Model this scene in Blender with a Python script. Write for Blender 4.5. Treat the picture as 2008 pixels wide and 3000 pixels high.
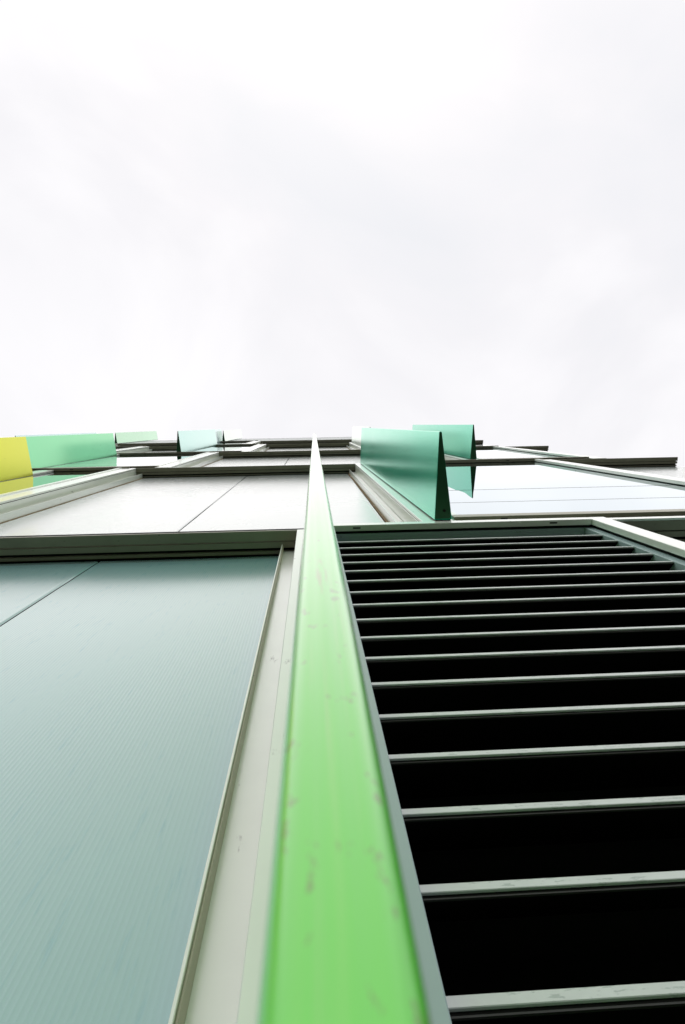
import bpy, bmesh, math, random
from mathutils import Matrix, Vector
random.seed(7)
S = bpy.context.scene
for o in list(bpy.data.objects):
    bpy.data.objects.remove(o)
COL = S.collection
EYE = 1.60                       # eye height above the pavement; facade heights below are given from the eye

# ------------------------------------------------------------------ camera
cam_d = bpy.data.cameras.new('camera')
cam = bpy.data.objects.new('camera', cam_d)
COL.objects.link(cam)
S.camera = cam
cam_d.sensor_fit = 'VERTICAL'
cam_d.sensor_height = 36.0
cam_d.sensor_width = 36.0
cam_d.lens = 21.6
cam_d.clip_start = 0.004
cam_d.clip_end = 3000
up = Vector((-95, -255, 1800)).normalized()           # zenith as seen in the camera's own axes
sl = -0.025
ax = Vector((1, sl, -(up.x + up.y * sl) / up.z)).normalized()
ay = up.cross(ax)
right = Vector((ax.x, ay.x, up.x))
down = Vector((ax.y, ay.y, up.y))
fwd = Vector((ax.z, ay.z, up.z))
cam.matrix_world = Matrix(((right.x, -down.x, -fwd.x, 0), (right.y, -down.y, -fwd.y, 0),
                           (right.z, -down.z, -fwd.z, EYE), (0, 0, 0, 1)))
cam_d.dof.use_dof = True
cam_d.dof.focus_distance = 1.6
cam_d.dof.aperture_fstop = 34

# ------------------------------------------------------------------ world, sun, exposure
SUN_EL, SUN_AZ = 54.0, -4.0     # degrees; the sun stands behind the photographer, a little to the left
w = bpy.data.worlds.new('World')
S.world = w
w.use_nodes = True
nt = w.node_tree
nt.nodes.clear()
def wn(t, **k):
    n = nt.nodes.new(t)
    for a, b in k.items():
        setattr(n, a, b)
    return n
out = wn('ShaderNodeOutputWorld')
bg = wn('ShaderNodeBackground')
sky = wn('ShaderNodeTexSky', sky_type='NISHITA', sun_disc=False)
sky.sun_elevation = math.radians(SUN_EL)
sky.sun_rotation = math.radians(180 + SUN_AZ)
sky.air_density = 1.0
sky.dust_density = 3.0
tc = wn('ShaderNodeTexCoord')
n1 = wn('ShaderNodeTexNoise')
n1.inputs['Scale'].default_value = 2.1
n1.inputs['Detail'].default_value = 5
n1.inputs['Roughness'].default_value = 0.5
n1.inputs['Distortion'].default_value = 0.5
mpv = wn('ShaderNodeMapping')
mpv.inputs['Location'].default_value = (9.7, 4.1, 6.6)
nt.links.new(tc.outputs['Generated'], mpv.inputs['Vector'])
nt.links.new(mpv.outputs['Vector'], n1.inputs['Vector'])
rp = wn('ShaderNodeValToRGB')
rp.color_ramp.elements[0].position = 0.32
rp.color_ramp.elements[0].color = (0.89, 0.90, 0.935, 1)
rp.color_ramp.elements[1].position = 0.66
rp.color_ramp.elements[1].color = (1.07, 1.055, 1.07, 1)
e = rp.color_ramp.elements.new(0.5)
e.color = (0.965, 0.955, 0.98, 1)
nt.links.new(n1.outputs['Fac'], rp.inputs['Fac'])
sc = wn('ShaderNodeVectorMath', operation='SCALE')
sc.inputs['Scale'].default_value = 0.10
nt.links.new(sky.outputs['Color'], sc.inputs[0])
mx = wn('ShaderNodeMix', data_type='RGBA')
mx.inputs['Factor'].default_value = 0.92             # closed cloud deck with a trace of the sky above it
nt.links.new(sc.outputs['Vector'], mx.inputs['A'])
nt.links.new(rp.outputs['Color'], mx.inputs['B'])
nt.links.new(mx.outputs['Result'], bg.inputs['Color'])
bg.inputs['Strength'].default_value = 1.0
nt.links.new(bg.outputs['Background'], out.inputs['Surface'])

sd = bpy.data.lights.new('sun', 'SUN')
sd.energy = 0.85
sd.angle = math.radians(92)
sd.color = (1.0, 0.97, 0.92)
sun = bpy.data.objects.new('sun', sd)
COL.objects.link(sun)
el, az = math.radians(SUN_EL), math.radians(SUN_AZ)
to_sun = Vector((math.sin(az) * math.cos(el), -math.cos(az) * math.cos(el), math.sin(el)))
sun.rotation_euler = to_sun.to_track_quat('Z', 'Y').to_euler()
sun.location = (0, -10, 30)

S.view_settings.view_transform = 'Standard'
S.view_settings.look = 'None'
S.view_settings.exposure = 0.0
S.view_settings.gamma = 1.0
S.view_settings.use_curve_mapping = False
S.render.engine = 'CYCLES'
S.render.resolution_x, S.render.resolution_y = 685, 1024

# ------------------------------------------------------------------ materials
def mat(name, col, rough=0.4, metal=0.0, ior=1.5, coat=0.0, crough=0.08, cior=1.5, var=0.06, vscale=3.0, bump=0.0, bscale=300.0,
        stretch=(1, 1, 1), stain=None):
    m = bpy.data.materials.new(name)
    m.use_nodes = True
    t = m.node_tree
    b = t.nodes['Principled BSDF']
    b.inputs['Roughness'].default_value = rough
    b.inputs['Metallic'].default_value = metal
    b.inputs['IOR'].default_value = ior
    b.inputs['Coat Weight'].default_value = coat
    b.inputs['Coat Roughness'].default_value = crough
    b.inputs['Coat IOR'].default_value = cior
    co = t.nodes.new('ShaderNodeTexCoord')
    no = t.nodes.new('ShaderNodeTexNoise')
    no.inputs['Scale'].default_value = vscale
    no.inputs['Detail'].default_value = 6
    no.inputs['Roughness'].default_value = 0.6
    t.links.new(co.outputs['Object'], no.inputs['Vector'])
    r = t.nodes.new('ShaderNodeValToRGB')
    r.color_ramp.elements[0].position = 0.3
    r.color_ramp.elements[1].position = 0.7
    r.color_ramp.elements[0].color = tuple(c * (1 - var) for c in col) + (1,)
    r.color_ramp.elements[1].color = tuple(min(1, c * (1 + var)) for c in col) + (1,)
    t.links.new(no.outputs['Fac'], r.inputs['Fac'])
    last = r.outputs['Color']
    # roughness follows the same soiling
    mr = t.nodes.new('ShaderNodeMapRange')
    mr.inputs['To Min'].default_value = rough * 0.8
    mr.inputs['To Max'].default_value = min(1, rough * 1.25)
    t.links.new(no.outputs['Fac'], mr.inputs['Value'])
    t.links.new(mr.outputs['Result'], b.inputs['Roughness'])
    if stain:
        for (scol, sscale, sstr, thr, soft) in stain:
            mp = t.nodes.new('ShaderNodeMapping')
            mp.inputs['Scale'].default_value = sstr
            t.links.new(co.outputs['Object'], mp.inputs['Vector'])
            sn = t.nodes.new('ShaderNodeTexNoise')
            sn.inputs['Scale'].default_value = sscale
            sn.inputs['Detail'].default_value = 5
            sn.inputs['Roughness'].default_value = 0.62
            t.links.new(mp.outputs['Vector'], sn.inputs['Vector'])
            sr = t.nodes.new('ShaderNodeMapRange')
            sr.interpolation_type = 'SMOOTHSTEP'
            sr.inputs['From Min'].default_value = thr
            sr.inputs['From Max'].default_value = thr + soft
            t.links.new(sn.outputs['Fac'], sr.inputs['Value'])
            sm = t.nodes.new('ShaderNodeMix')
            sm.data_type = 'RGBA'
            sm.inputs['B'].default_value = scol + (1,)
            t.links.new(sr.outputs['Result'], sm.inputs['Factor'])
            t.links.new(last, sm.inputs['A'])
            last = sm.outputs['Result']
    t.links.new(last, b.inputs['Base Color'])
    if bump:
        mp = t.nodes.new('ShaderNodeMapping')
        mp.inputs['Scale'].default_value = stretch
        t.links.new(co.outputs['Object'], mp.inputs['Vector'])
        bn = t.nodes.new('ShaderNodeTexNoise')
        bn.inputs['Scale'].default_value = bscale
        bn.inputs['Detail'].default_value = 3
        t.links.new(mp.outputs['Vector'], bn.inputs['Vector'])
        bp = t.nodes.new('ShaderNodeBump')
        bp.inputs['Strength'].default_value = 1.0
        bp.inputs['Distance'].default_value = bump
        t.links.new(bn.outputs['Fac'], bp.inputs['Height'])
        t.links.new(bp.outputs['Normal'], b.inputs['Normal'])
        t.links.new(bp.outputs['Normal'], b.inputs['Coat Normal'])
    return m

DIRT = ((0.10, 0.10, 0.06), 26.0, (1, 1, 0.35), 0.66, 0.10)
SPECK = ((0.03, 0.035, 0.02), 70.0, (0.6, 1, 1), 0.68, 0.04)
M = {}
M['panel'] = mat('panel_coating', (0.27, 0.51, 0.485), 0.24, coat=0.9, crough=0.17, cior=1.55, var=0.04, vscale=1.5,
                 stain=[((0.31, 0.52, 0.49), 5.0, (1.5, 1, 0.3), 0.55, 0.3), ((0.165, 0.43, 0.45), 90.0, (1.2, 1, 0.16), 0.54, 0.3)])
M['upper'] = mat('upper_panel_coating', (0.50, 0.56, 0.52), 0.26, coat=0.9, crough=0.17, cior=1.5, var=0.04, vscale=1.5,
                 stain=[((0.45, 0.49, 0.44), 5.0, (1.5, 1, 0.3), 0.55, 0.3)])
M['frame'] = mat('frame_paint', (0.84, 0.905, 0.79), 0.32, coat=1.0, crough=0.22, cior=1.6, var=0.05, vscale=5, stain=[DIRT])
M['soffit'] = mat('transom_paint_shaded', (0.26, 0.25, 0.17), 0.42, var=0.10, vscale=9, stain=[SPECK, DIRT])  # shade of the undersides is put into this darker colour
M['jamb'] = mat('louvre_jamb_paint', (0.40, 0.54, 0.53), 0.36, var=0.05, vscale=7, stain=[DIRT])
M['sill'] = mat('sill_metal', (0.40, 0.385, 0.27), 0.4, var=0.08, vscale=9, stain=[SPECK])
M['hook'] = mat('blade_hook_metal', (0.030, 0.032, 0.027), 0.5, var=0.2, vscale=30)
M['lip'] = mat('louvre_lip_metal', (0.68, 0.735, 0.70), 0.36, var=0.10, vscale=18, stain=[((0.48, 0.55, 0.51), 110.0, (0.4, 1, 1.5), 0.58, 0.08), SPECK])
M['black'] = mat('black_coating_and_shade', (0.010, 0.010, 0.009), 0.75, ior=1.2, var=0.2, vscale=4)  # backing sheets; on the louvre blades the black stands for shade
M['rubber'] = mat('rubber_gasket', (0.012, 0.012, 0.010), 0.7, ior=1.25, var=0.2, vscale=10)
M['sealant'] = mat('brown_sealant', (0.23, 0.15, 0.05), 0.7, var=0.25, vscale=40,
                   stain=[((0.50, 0.48, 0.38), 30.0, (1, 1, 0.4), 0.58, 0.1)])
M['glass'] = mat('mirrored_glass', (0.66, 0.70, 0.72), 0.012, metal=1.0, var=0.008, vscale=2, bump=0.00004, bscale=2.2)
M['glass'].node_tree.nodes['Principled BSDF'].inputs['Specular Tint'].default_value = (0.74, 0.775, 0.80, 1)
M['asphalt'] = mat('asphalt', (0.052, 0.052, 0.052), 0.85, var=0.25, vscale=0.6, bump=0.004, bscale=90)
M['paving'] = mat('paving_concrete', (0.13, 0.13, 0.125), 0.8, var=0.15, vscale=2, bump=0.001, bscale=120)
M['kerb'] = mat('kerb_stone', (0.24, 0.235, 0.22), 0.8, var=0.12, vscale=4, bump=0.001, bscale=80)
M['roof'] = mat('roof_membrane', (0.2, 0.2, 0.2), 0.8, var=0.1)
M['attic'] = mat('attic_metal', (0.50, 0.55, 0.53), 0.4, var=0.04, vscale=1.5)

FIN_STAIN = [((0.16, 0.24, 0.05), 5.0, (3, 3, 1.2), 0.70, 0.06)]
def fin_mat(name, col, stain=FIN_STAIN, rough=0.19, metal=0.58, coat=0.0, cior=1.5):
    return mat(name, col, rough, metal=metal, var=0.03, vscale=2.0, coat=coat, crough=0.13, cior=cior, stain=stain)
F = {
    'leaf': fin_mat('fin_paint_leaf_green', (0.105, 0.80, 0.012), rough=0.30, metal=0.0, coat=1.0, cior=1.54,
                    stain=[((0.24, 0.76, 0.10), 700.0, (1, 1, 0.02), 0.5, 0.3), ((0.13, 0.40, 0.012), 420.0, (1.0, 0.6, 0.4), 0.615, 0.07), ((0.20, 0.46, 0.02), 140.0, (1.6, 1.0, 0.12), 0.62, 0.12)]),
    'teal': fin_mat('fin_paint_teal', (0.0, 0.66, 0.39)),
    'sea': fin_mat('fin_paint_sea_green', (0.02, 0.58, 0.36)),
    'yellow': fin_mat('fin_paint_yellow_green', (0.70, 0.72, 0.035)),
    'green': fin_mat('fin_paint_green', (0.24, 0.72, 0.36)),
    'mint': fin_mat('fin_paint_mint', (0.42, 0.74, 0.66)),
    'pale': fin_mat('fin_paint_pale_green', (0.42, 0.70, 0.47)),
    'ice': fin_mat('fin_paint_ice_blue', (0.55, 0.75, 0.74)),
    'grey': fin_mat('fin_paint_grey_green', (0.62, 0.75, 0.62)),
}

CAP = mat('fin_cap_shaded_green', (0.0, 0.075, 0.02), 0.55, var=0.1, vscale=20)  # underside shade worked into the green of the cap

# ------------------------------------------------------------------ mesh helpers
def box(bm, x0, x1, y0, y1, z0, z1, mi=0, bev=0.0):
    vs = [bm.verts.new((x, y, z)) for z in (z0, z1) for y in (y0, y1) for x in (x0, x1)]
    fs = []
    for q in ((0, 2, 3, 1), (4, 5, 7, 6), (0, 1, 5, 4), (2, 6, 7, 3), (0, 4, 6, 2), (1, 3, 7, 5)):
        f = bm.faces.new([vs[i] for i in q])
        f.material_index = mi
        fs.append(f)
    if bev:
        es = list({ed for f in fs for ed in f.edges})
        bmesh.ops.bevel(bm, geom=es, offset=bev, segments=1, affect='EDGES', profile=0.5, material=mi)

def make(name, parent, bm, mats, loc=None):
    me = bpy.data.meshes.new(name)
    bm.to_mesh(me)
    bm.free()
    for m in mats:
        me.materials.append(m)
    o = bpy.data.objects.new(name, me)
    COL.objects.link(o)
    if parent is not None:
        o.parent = parent
    if loc:
        o.location = loc
    return o

def boxes(name, parent, lst, mats, bev=0.0012):
    bm = bmesh.new()
    for b in lst:
        mi = b[6] if len(b) > 6 else 0
        box(bm, *b[:6], mi, bev)
    return make(name, parent, bm, mats)

# ------------------------------------------------------------------ ground
def sheet(name, x0, x1, y0, y1, z, m):
    bm = bmesh.new()
    vs = [bm.verts.new(p) for p in ((x0, y0, z), (x1, y0, z), (x1, y1, z), (x0, y1, z))]
    bm.faces.new(vs)
    o = make(name, None, bm, [m])
    o['kind'] = 'structure'
    return o
ground = sheet('ground', -1500, 1500, -1500, 1500, -0.13, M['asphalt'])
pv = bmesh.new()
box(pv, -40, 40, -3.2, 0.37, -0.12, -0.002)
pavement = make('pavement', None, pv, [M['paving']])
pavement['kind'] = 'structure'
kb = bmesh.new()
x = -40.0
while x < 40:
    box(kb, x, x + 0.994, -3.36, -3.206, -0.12, 0.008, 0, 0.012)
    x += 1.0
kerb = make('kerb', None, kb, [M['kerb']])
kerb['kind'] = 'structure'

# ------------------------------------------------------------------ the building
B = bpy.data.objects.new('office_building', None)
COL.objects.link(B)
B.location = (0, 0, EYE)
B['label'] = 'tall office facade of pale panels, mirrored windows and coloured upright fins seen from below'
B['category'] = 'building'

YF = 0.378          # front of the mullions
YW = 0.364          # front of window and louvre frames
YG = 0.397          # glass line
YP = 0.473          # face of the wall panels
HW = 0.0675         # half width of a mullion
Z = [-1.60, 2.225, 5.95, 9.30, 12.90, 15.80]
ZTOP = 18.8
XL, XR = -10.0, 3.65

boxes('core_wall', B, [(XL, XR - 0.02, 0.62, 14, -1.6, ZTOP - 0.5)], [M['black']], 0)
boxes('roof_slab', B, [(XL - 0.02, XR - 0.005, 0.40, 14.05, ZTOP - 0.48, ZTOP - 0.3)], [M['roof']], 0)
for k in range(5):
    for j in range(6):
        boxes('side_panel', B, [(XR - 0.018, XR - 0.003, 0.66 + j * 2.22, 0.66 + j * 2.22 + 2.21, Z[k] + 0.02, Z[k + 1] - 0.01)], [M['panel']], 0.003)

# ---- wall panels: a shallow reeded steel skin with edges that turn back
def panel(x0, x1, z0, z1, reeded, skin='panel'):
    bm = bmesh.new()
    prof = [(x0, YP + 0.03), (x0, YP + 0.004), (x0 + 0.004, YP)]
    if reeded:
        n = max(2, int((x1 - x0 - 0.02) / 0.0068))
        p = (x1 - x0 - 0.02) / n
        for i in range(n):
            xx = x0 + 0.01 + i * p
            prof += [(xx, YP), (xx + p * 0.3, YP - 0.0005), (xx + p * 0.62, YP - 0.0005)]
        prof.append((x1 - 0.01, YP))
    prof += [(x1 - 0.004, YP), (x1, YP + 0.004), (x1, YP + 0.03)]
    nr = 14 if reeded else 1
    zs = [z0 + (z1 - 0.25 - z0) * i / nr for i in range(nr + 1)] + [z1 - 0.12, z1 - 0.05, z1 - 0.006, z1]
    sag = [0.0] * (nr + 3) + [0.001, 0.006]
    rows = []
    ph = random.random() * 6
    for zz, s in zip(zs, sag):
        rows.append([bm.verts.new((px, py + s + 0.0009 * math.sin(px * 7.3 + ph + 1.7 * math.sin(zz * 1.9 + ph)) * math.sin(zz * 3.1 + 2 * ph), zz)) for px, py in prof])
    for a, b in zip(rows, rows[1:]):
        for i in range(len(prof) - 1):
            f = bm.faces.new((a[i], a[i + 1], b[i + 1], b[i]))
            f.smooth = reeded and 2 < i < len(prof) - 4
            if i == 0 or i == len(prof) - 2:
                f.material_index = 1
    return make('wall_panel', B, bm, [M[skin], M['rubber']])

# ---- mullions: front plate, shadow groove, back box; channel and bead towards a panel
def mullion(xc, z0, z1, bead_l, bead_r, seal=True, xl=None, xr=None):
    a = xc - HW if xl is None else xl
    b = xc + HW if xr is None else xr
    o = boxes('mullion', B, [(a, b, YF, YF + 0.012, z0, z1), (a + 0.004, b - 0.004, YF + 0.011, YF + 0.017, z0 + 0.001, z1 - 0.001, 1),
                             (a + 0.001, b - 0.001, YF + 0.016, 0.60, z0 + 0.002, z1 - 0.002)], [M['frame'], M['rubber']])
    for flag, s, edge in ((bead_l, -1, a), (bead_r, 1, b)):
        if not flag:
            continue
        x0, x1 = sorted((edge, edge + s * 0.056))
        c = boxes('channel', o, [(x0 + 0.0005, x1 - 0.0005, 0.456, 0.56, z0 + 0.004, z1 - 0.012)], [M['frame']])
        xb = edge + s * 0.054
        x0, x1 = sorted((xb, xb + s * 0.0035))
        boxes('bead', o, [(x0, x1, 0.430, 0.55, z0 + 0.003, z1 - 0.006)], [M['frame']], 0.0006)
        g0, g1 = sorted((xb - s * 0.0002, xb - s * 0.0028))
        boxes('bead_shade_strip', o, [(g0, g1, 0.4345, 0.4562, z0 + 0.005, z1 - 0.014)], [M['sill']], 0.0004)  # darker strip added to give the bead's side its shade
        if seal:
            x0, x1 = sorted((xb + s * 0.0036, xb + s * 0.014))
            boxes('sealant_joint', o, [(x0, x1, YP - 0.002, YP + 0.03, z0 + 0.01, z1 - 0.014)], [M['sealant']], 0.001)
    return o

def panel_transom(x0, x1, z):
    o = boxes('transom', B, [(x0, x1, YF + 0.003, 0.419, z, z + 0.013),
                             (x0, x1, 0.4235, 0.446, z + 0.004, z + 0.022),
                             (x0, x1, 0.4585, 0.4715, z + 0.014, z + 0.03),
                             (x0, x1, 0.386, 0.60, z + 0.031, z + 0.07, 1)], [M['soffit'], M['black']])
    return o

def holes(o, xs, y0, y1, z):
    for hx in xs:
        bm = bmesh.new()
        c = (y0 + y1) / 2
        r = (y1 - y0) / 2
        ring = []
        for i in range(16):
            t = 2 * math.pi * i / 16
            ring.append((hx + math.cos(t) * r + (0.012 if math.cos(t) > 0 else -0.012), c + math.sin(t) * r))
        lo = [bm.verts.new((px, py, z - 0.0006)) for px, py in ring]
        hi = [bm.verts.new((px, py, z + 0.002)) for px, py in ring]
        bm.faces.new(lo[::-1])
        bm.faces.new(hi)
        for i in range(16):
            bm.faces.new((lo[i], lo[(i + 1) % 16], hi[(i + 1) % 16], hi[i]))
        make('weep_hole', o, bm, [M['rubber']])

def window_transom(x0, x1, z, nholes=2):
    o = boxes('transom', B, [(x0, x1, YW, 0.3935, z, z + 0.032),
                             (x0, x1, YW + 0.010, 0.60, z + 0.033, z + 0.075, 1)], [M['soffit'], M['black']])
    holes(o, [x0 + (x1 - x0) * (i + 0.6) / nholes for i in range(nholes)], 0.377, 0.383, z)
    return o

# ---- windows: frame with sill and two jambs, three panes, dark joints between the panes
def window(x0, x1, z0, z1, joints=(0.78, 1.34), label=None, left_jamb=True):
    zs = z0 + 0.135
    bars = [(x0, x1, YW + 0.004, 0.3925, zs, zs + 0.062, 2),
            (x0, x0 + 0.03, YW + 0.006, 0.3915, zs + 0.0625, z1 - 0.002),
            (x1 - 0.03, x1, YW + 0.006, 0.3915, zs + 0.0625, z1 - 0.002),
            (x0 + 0.002, x1 - 0.002, 0.415, 0.60, z0 + 0.08, z1 - 0.002, 1),
            (x0 + 0.004, x1 - 0.004, 0.392, 0.414, z0 + 0.085, zs + 0.05, 1)]
    if not left_jamb:
        del bars[1]
    o = boxes('window', B, bars, [M['frame'], M['rubber'], M['sill']])
    if label:
        o['label'] = label
    holes(o, [x0 + (x1 - x0) * 0.12, x0 + (x1 - x0) * 0.78], 0.377, 0.382, zs)
    zz = [zs + 0.06] + [z0 + j for j in joints] + [z1 + 0.01]
    for i in range(len(zz) - 1):
        bm = bmesh.new()
        nx, nz = 14, 14
        bow = (0.0003, 0.0010, 0.0001)[i % 3]
        tilt = (random.random() - 0.5) * 0.0008
        a0, a1 = x0 + 0.012, x1 - 0.012
        b0, b1 = zz[i] + 0.007, zz[i + 1] - 0.007
        g = [[bm.verts.new((a0 + (a1 - a0) * p / nx,
                            YG + bow * ((1 - (2 * p / nx - 1) ** 2) * (1 - (2 * q / nz - 1) ** 2)) ** 2 + tilt * (2 * q / nz - 1),
                            b0 + (b1 - b0) * q / nz)) for p in range(nx + 1)] for q in range(nz + 1)]
        for q in range(nz):
            for p in range(nx):
                f = bm.faces.new((g[q][p], g[q][p + 1], g[q + 1][p + 1], g[q + 1][p]))
                f.smooth = True
        # glass edges, 12 mm deep
        rim = [g[0][p] for p in range(nx + 1)] + [g[q][nx] for q in range(1, nz + 1)] + \
              [g[nz][p] for p in range(nx - 1, -1, -1)] + [g[q][0] for q in range(nz - 1, 0, -1)]
        rim = [bm.verts.new(v.co) for v in rim]
        bk = [bm.verts.new((v.co.x, 0.409, v.co.z)) for v in rim]
        for k in range(len(rim)):
            k2 = (k + 1) % len(rim)
            bm.faces.new((rim[k2], rim[k], bk[k], bk[k2])).material_index = 1
        bm.faces.new(bk).material_index = 1
        make('pane', o, bm, [M['glass'], M['rubber']])
    return o

# ---- fins: hollow-looking wedge with a rounded nose, closed by an end cap below
def fin(xc, z0, z1, key, label, ya=0.035, lean=(0.0, 0.0), half=0.034, nose=0.0050, off=0.0, screw=True, yb=YF - 0.006):
    def section(xn):
        r = 0.0034
        pts = [(xc - half, yb)]
        for i in range(13):
            t = math.pi - 0.09 + (math.pi / 2 - 0.0) * 0 - (math.pi / 2 - 0.16) * i / 12 + 0.0
            pts.append((xn - nose + r + math.cos(t) * r, ya + r - math.sin(t) * r))
        for i in range(1, 6):
            u = -1 + 2 * i / 6
            pts.append((xn + u * (nose - r), ya - 0.0006 * (1 - u * u)))
        for i in range(13):
            t = math.pi / 2 - 0.07 - (math.pi / 2 - 0.16) * i / 12
            pts.append((xn + nose - r + math.cos(t) * r, ya + r - math.sin(t) * r))
        pts.append((xc + half, yb))
        return pts
    bm = bmesh.new()
    s0, s1 = section(xc + off + lean[0]), section(xc + off + lean[1])
    n = len(s0)
    lo = [bm.verts.new((p[0], p[1], z0)) for p in s0]
    hi = [bm.verts.new((p[0], p[1], z1)) for p in s1]
    for i in range(n - 1):
        f = bm.faces.new((lo[i], lo[i + 1], hi[i + 1], hi[i]))
        f.smooth = 0 < i < n - 2
    bm.faces.new((lo[-1], lo[0], hi[0], hi[-1]))
    lo2 = [bm.verts.new(v.co) for v in lo]
    hi2 = [bm.verts.new(v.co) for v in hi]
    bm.faces.new(lo2[::-1])
    bm.faces.new(hi2)
    bmesh.ops.recalc_face_normals(bm, faces=bm.faces)
    o = make('fin', B, bm, [F[key]])
    o['label'] = label
    # end cap: a plate a little smaller than the section
    bm = bmesh.new()
    xm, ym = xc + (off + lean[0]) * 0.4, ya + (yb - ya) * 0.66
    cap = [(xm + (p[0] - xm) * 0.93, ym + (p[1] - ym) * 0.985) for p in s0]
    a = [bm.verts.new((p[0], p[1], z0 - 0.002)) for p in cap]
    b = [bm.verts.new((p[0], p[1], z0 + 0.004)) for p in cap]
    bm.faces.new(a[::-1])
    bm.faces.new(b)
    for i in range(len(a)):
        j = (i + 1) % len(a)
        bm.faces.new((a[i], a[j], b[j], b[i]))
    bmesh.ops.recalc_face_normals(bm, faces=bm.faces)
    make('end_cap', o, bm, [CAP])
    if screw:
        bm = bmesh.new()
        bmesh.ops.create_cone(bm, cap_ends=True, segments=12, radius1=0.0055, radius2=0.0055, depth=0.004,
                              matrix=Matrix.Translation((xc + 0.004, yb - 0.034, z0 - 0.0025)))
        make('screw', o, bm, [M['rubber']])
    if yb < YF:
        boxes('base_gasket', o, [(xc - half + 0.004, xc + half - 0.004, yb - 0.001, YF + 0.001, z0 + 0.003, z1 - 0.003)], [M['rubber']], 0)
    return o

# ---- the storeys: (mullions, bays); a bay runs between two mullion centres
P, W = 'panel', 'window'
storeys = [
    ([-6.2, -4.6, -3.3, -2.0, 2.29],
     [(-10, -6.2, P, [-8.8, -7.5]), (-6.2, -4.6, W), (-4.6, -3.3, P, []), (-3.3, -2.0, W), (1.087, 2.29, P, []), (2.29, 3.58, P, [])]),
    ([-6.1, -4.55, -2.5, -1.732, 0.492, 2.29],
     [(-10, -6.1, P, [-8.7, -7.4]), (-6.1, -4.55, W), (-4.55, -2.5, P, [-3.4]), (-2.5, -1.732, W), (-1.732, 0.492, P, [-0.618]), (0.492, 2.29, W), (2.29, 3.58, P, [])]),
    ([-6.4, -4.9, -2.895, -1.435, 1.65, 2.87],
     [(-10, -6.4, P, [-8.8, -7.6]), (-6.4, -4.9, W), (-4.9, -2.895, P, [-3.7]), (-2.895, -1.435, W), (-1.435, 1.65, P, [-0.32, 0.70]), (1.65, 2.87, W), (2.87, 3.58, P, [])]),
    ([-4.36, -3.38, -2.025, -0.985, 0.87, 2.3],
     [(-10, -4.36, P, [-8.4, -7.0, -5.7]), (-4.36, -3.38, W), (-3.38, -2.025, P, []), (-2.025, -0.985, W), (-0.985, 0.87, P, [0.1]), (0.87, 2.3, W), (2.3, 3.58, P, [])]),
    ([-6.3, -4.9, -2.335, -1.33, 1.5, 2.6],
     [(-10, -6.3, P, [-8.0]), (-6.3, -4.9, W), (-4.9, -2.335, P, [-3.6]), (-2.335, -1.33, W), (-1.33, 1.5, P, [0.1]), (1.5, 2.6, W), (2.6, 3.58, P, [])]),
]
win_labels = {
    (1, 0.492): 'wide mirrored window right of the teal fin, just above the louvres',
    (1, -2.5): 'mirrored window at the left edge reflecting the yellow-green fin',
    (2, -2.895): 'mirrored window beside the long green fin at left',
    (2, 1.65): 'mirrored window right of the sea-green fin, near the building corner',
}
for k, (muls, bays) in enumerate(storeys):
    z0, z1 = Z[k], Z[k + 1]
    reed = k < 2
    for b in bays:
        x0, x1 = b[0], b[1]
        if b[2] == P:
            l = x0 + (HW + 0.0685 if x0 > XL else 0.0)
            r = x1 - HW - 0.0685 if x1 < 3.5 else XR - 0.004
            ed = [l] + b[3] + [r]
            for a, c in zip(ed, ed[1:]):
                panel(a + 0.0032, c - 0.0032, z0 + (0.074 if k else 0.02), z1 - 0.005, reed, 'upper' if k else 'panel')
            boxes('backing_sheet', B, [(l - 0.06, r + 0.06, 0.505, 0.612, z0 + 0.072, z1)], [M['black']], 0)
            panel_transom(max(x0, 1.1205 if x0 == 1.087 else -99) + 0.0015, min(x1, XR) - 0.0015 + (0.07 if x1 > 3.5 else 0), z1)
        else:
            window(x0 + HW - 0.004, x1 - HW + 0.004, z0 if k else z0 + 0.02, z1, label=win_labels.get((k, x0)), left_jamb=(x0 not in (-2.5, -2.895, -2.025, -2.335)))
            window_transom(x0 + 0.0015, x1 - 0.0015, z1)
    for m in muls:
        bl = any(b[2] == P and abs(b[1] - m) < 1e-6 for b in bays)
        br = any(b[2] == P and abs(b[0] - m) < 1e-6 for b in bays)
        mullion(m, z0 + (0.033 if k else 0), z1 - 0.002, bl, br, seal=(k > 0))

# ---- ground storey, the bay in front of the camera: reeded panels, central mullion, louvre grille
z0, z1 = Z[0], Z[1]
panel(-2.0 + HW + 0.071, -0.7765, z0 + 0.02, z1 - 0.005, True)
panel(-0.7695, -0.1195, z0 + 0.02, z1 - 0.005, True)
boxes('backing_sheet', B, [(-1.87, -0.12, 0.505, 0.612, z0 + 0.02, z1)], [M['black']], 0)
panel_transom(-1.9985, 0.011, z1)
mullion(0.0125, z0, z1 - 0.001, True, False, seal=False, xl=-0.057, xr=0.045)
# the bead of the next mullion to the left
fin(0.0125, z0 + 0.15, 2.31, 'leaf', 'bright leaf-green fin rising through the middle of the picture',
    ya=0.033, lean=(-0.0206, 0.0028), half=0.030, nose=0.0053, screw=False)

boxes('drip_edge', B, [(1.1225, 2.2885, 0.3715, 0.3805, z1 + 0.001, z1 + 0.042)], [M['frame']])

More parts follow.
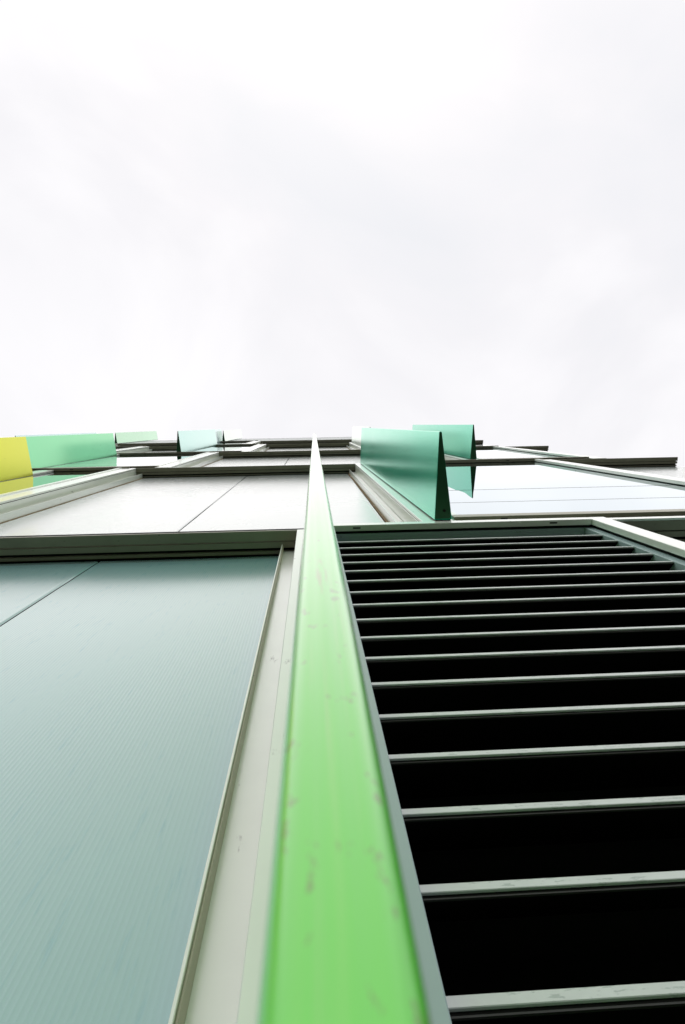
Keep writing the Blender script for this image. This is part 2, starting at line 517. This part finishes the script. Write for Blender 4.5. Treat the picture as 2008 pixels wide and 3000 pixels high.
# louvre transom, frame and grille
lt = boxes('transom', B, [(0.0125, 1.0525, 0.370, 0.3925, 2.238, 2.285)], [M['frame']], 0.0015)
holes(lt, [0.163, 0.905], 0.378, 0.3835, 2.238)
boxes('louvre_jamb', B, [(0.0455, 0.081, YF + 0.001, 0.4035, z0, 2.236), (0.0465, 0.077, 0.4036, 0.60, z0, 2.235)], [M['jamb']])
boxes('louvre_frame', B, [(1.053, 1.12, 0.370, 0.3925, z0, 2.285), (1.066, 1.105, 0.3926, 0.60, z0, 2.23, 1)], [M['frame'], M['rubber']], 0.0015)
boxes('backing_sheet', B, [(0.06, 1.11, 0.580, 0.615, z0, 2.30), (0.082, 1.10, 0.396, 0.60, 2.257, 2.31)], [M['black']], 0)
grille = boxes('louvre_grille', B, [(1.027, 1.062, 0.4035, 0.56, z0, 2.252), (0.060, 0.078, 0.4045, 0.56, z0, 2.252),
                                    (0.0785, 1.0265, 0.4035, 0.452, 2.240, 2.2515)], [M['jamb']], 0.001)
grille['label'] = 'louvre grille with blades coloured black for shade and pale blade edges right of the leaf-green fin'
bm = bmesh.new()
XA, XB = 0.079, 1.0262
box(bm, XA, XB, 0.4050, 0.4085, -0.0100, 0.0, 0, 0.0006)
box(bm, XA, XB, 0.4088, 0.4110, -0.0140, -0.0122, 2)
# blade body rising inwards behind the lip, coloured black for its shade
pr = [(0.4086, -0.0120), (0.4125, -0.0120), (0.4200, -0.0040), (0.5250, 0.0900), (0.5230, 0.0925), (0.4180, -0.0010), (0.4086, -0.0085)]
ra = [bm.verts.new((XA, p[0], p[1])) for p in pr]
rb = [bm.verts.new((XB, p[0], p[1])) for p in pr]
fs = [bm.faces.new(ra), bm.faces.new(rb[::-1])]
for i in range(len(pr)):
    j = (i + 1) % len(pr)
    fs.append(bm.faces.new((ra[j], ra[i], rb[i], rb[j])))
for f in fs:
    f.material_index = 1
bmesh.ops.recalc_face_normals(bm, faces=bm.faces)
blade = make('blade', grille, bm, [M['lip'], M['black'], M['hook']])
blade.location.z = 0.405 * 5.2
for i in range(1, 34):
    c = blade.copy()
    COL.objects.link(c)
    c.parent = grille
    c.location.z = 0.405 * (5.2 - 0.2661 * i)
    c.location.y = random.uniform(-0.0006, 0.0006)
    c.rotation_euler.y = random.uniform(-0.0012, 0.0012)

# ---- fins above
fin(0.507, 2.335, 5.90, 'teal', 'glossy teal fin with a dark triangular end, just right of the middle', ya=0.034, lean=(-0.012, -0.012))
fin(1.655, 6.20, 9.9, 'sea', 'sea-green fin behind the teal fin, its dark end higher up', ya=0.026, lean=(-0.004, -0.004))
fin(0.89, 9.20, 12.88, 'grey', 'pale grey-green fin showing behind the upper end of the teal fin', ya=0.045)
fin(-2.4675, 2.335, 5.5, 'yellow', 'yellow-green fin at the left edge', ya=0.056, half=0.038, yb=0.394)
fin(-2.8625, 6.02, 9.15, 'green', 'long green fin next to the yellow-green one', ya=0.066, half=0.038, yb=0.394)
fin(-4.36, 9.40, 12.88, 'ice', 'pale fin whose edge shows above the long green fin', ya=0.078)
fin(-1.9925, 9.45, 13.1, 'mint', 'mint fin with a dark triangular end left of the middle', ya=0.055, half=0.038, yb=0.394)
fin(-2.3025, 13.0, 16.2, 'ice', 'ice-blue fin continuing above the mint fin', ya=0.066, half=0.038, yb=0.394)
fin(-2.2, 15.83, 19.8, 'grey', 'palest grey-green fin at the roof edge', ya=0.10)
fin(-4.89, 15.83, 20.0, 'pale', 'pale green fin at the roof edge beside the long green fin', ya=0.105)

# ---- attic: fascia sheets above the top windows, with a projecting coping
xs = [XL, -8.5, -7.0, -5.5, -4.1, -2.7, -1.15, 0.2, 1.6, 3.0, XR]
for a, b in zip(xs, xs[1:]):
    boxes('fascia_panel', B, [(a + 0.003, b - 0.003, 0.386, 0.62, Z[5] + 0.072, ZTOP - 0.06)], [M['attic']], 0.003)
boxes('coping', B, [(XL, XR, 0.382, 0.70, ZTOP - 0.05, ZTOP)], [M['attic']], 0.003)
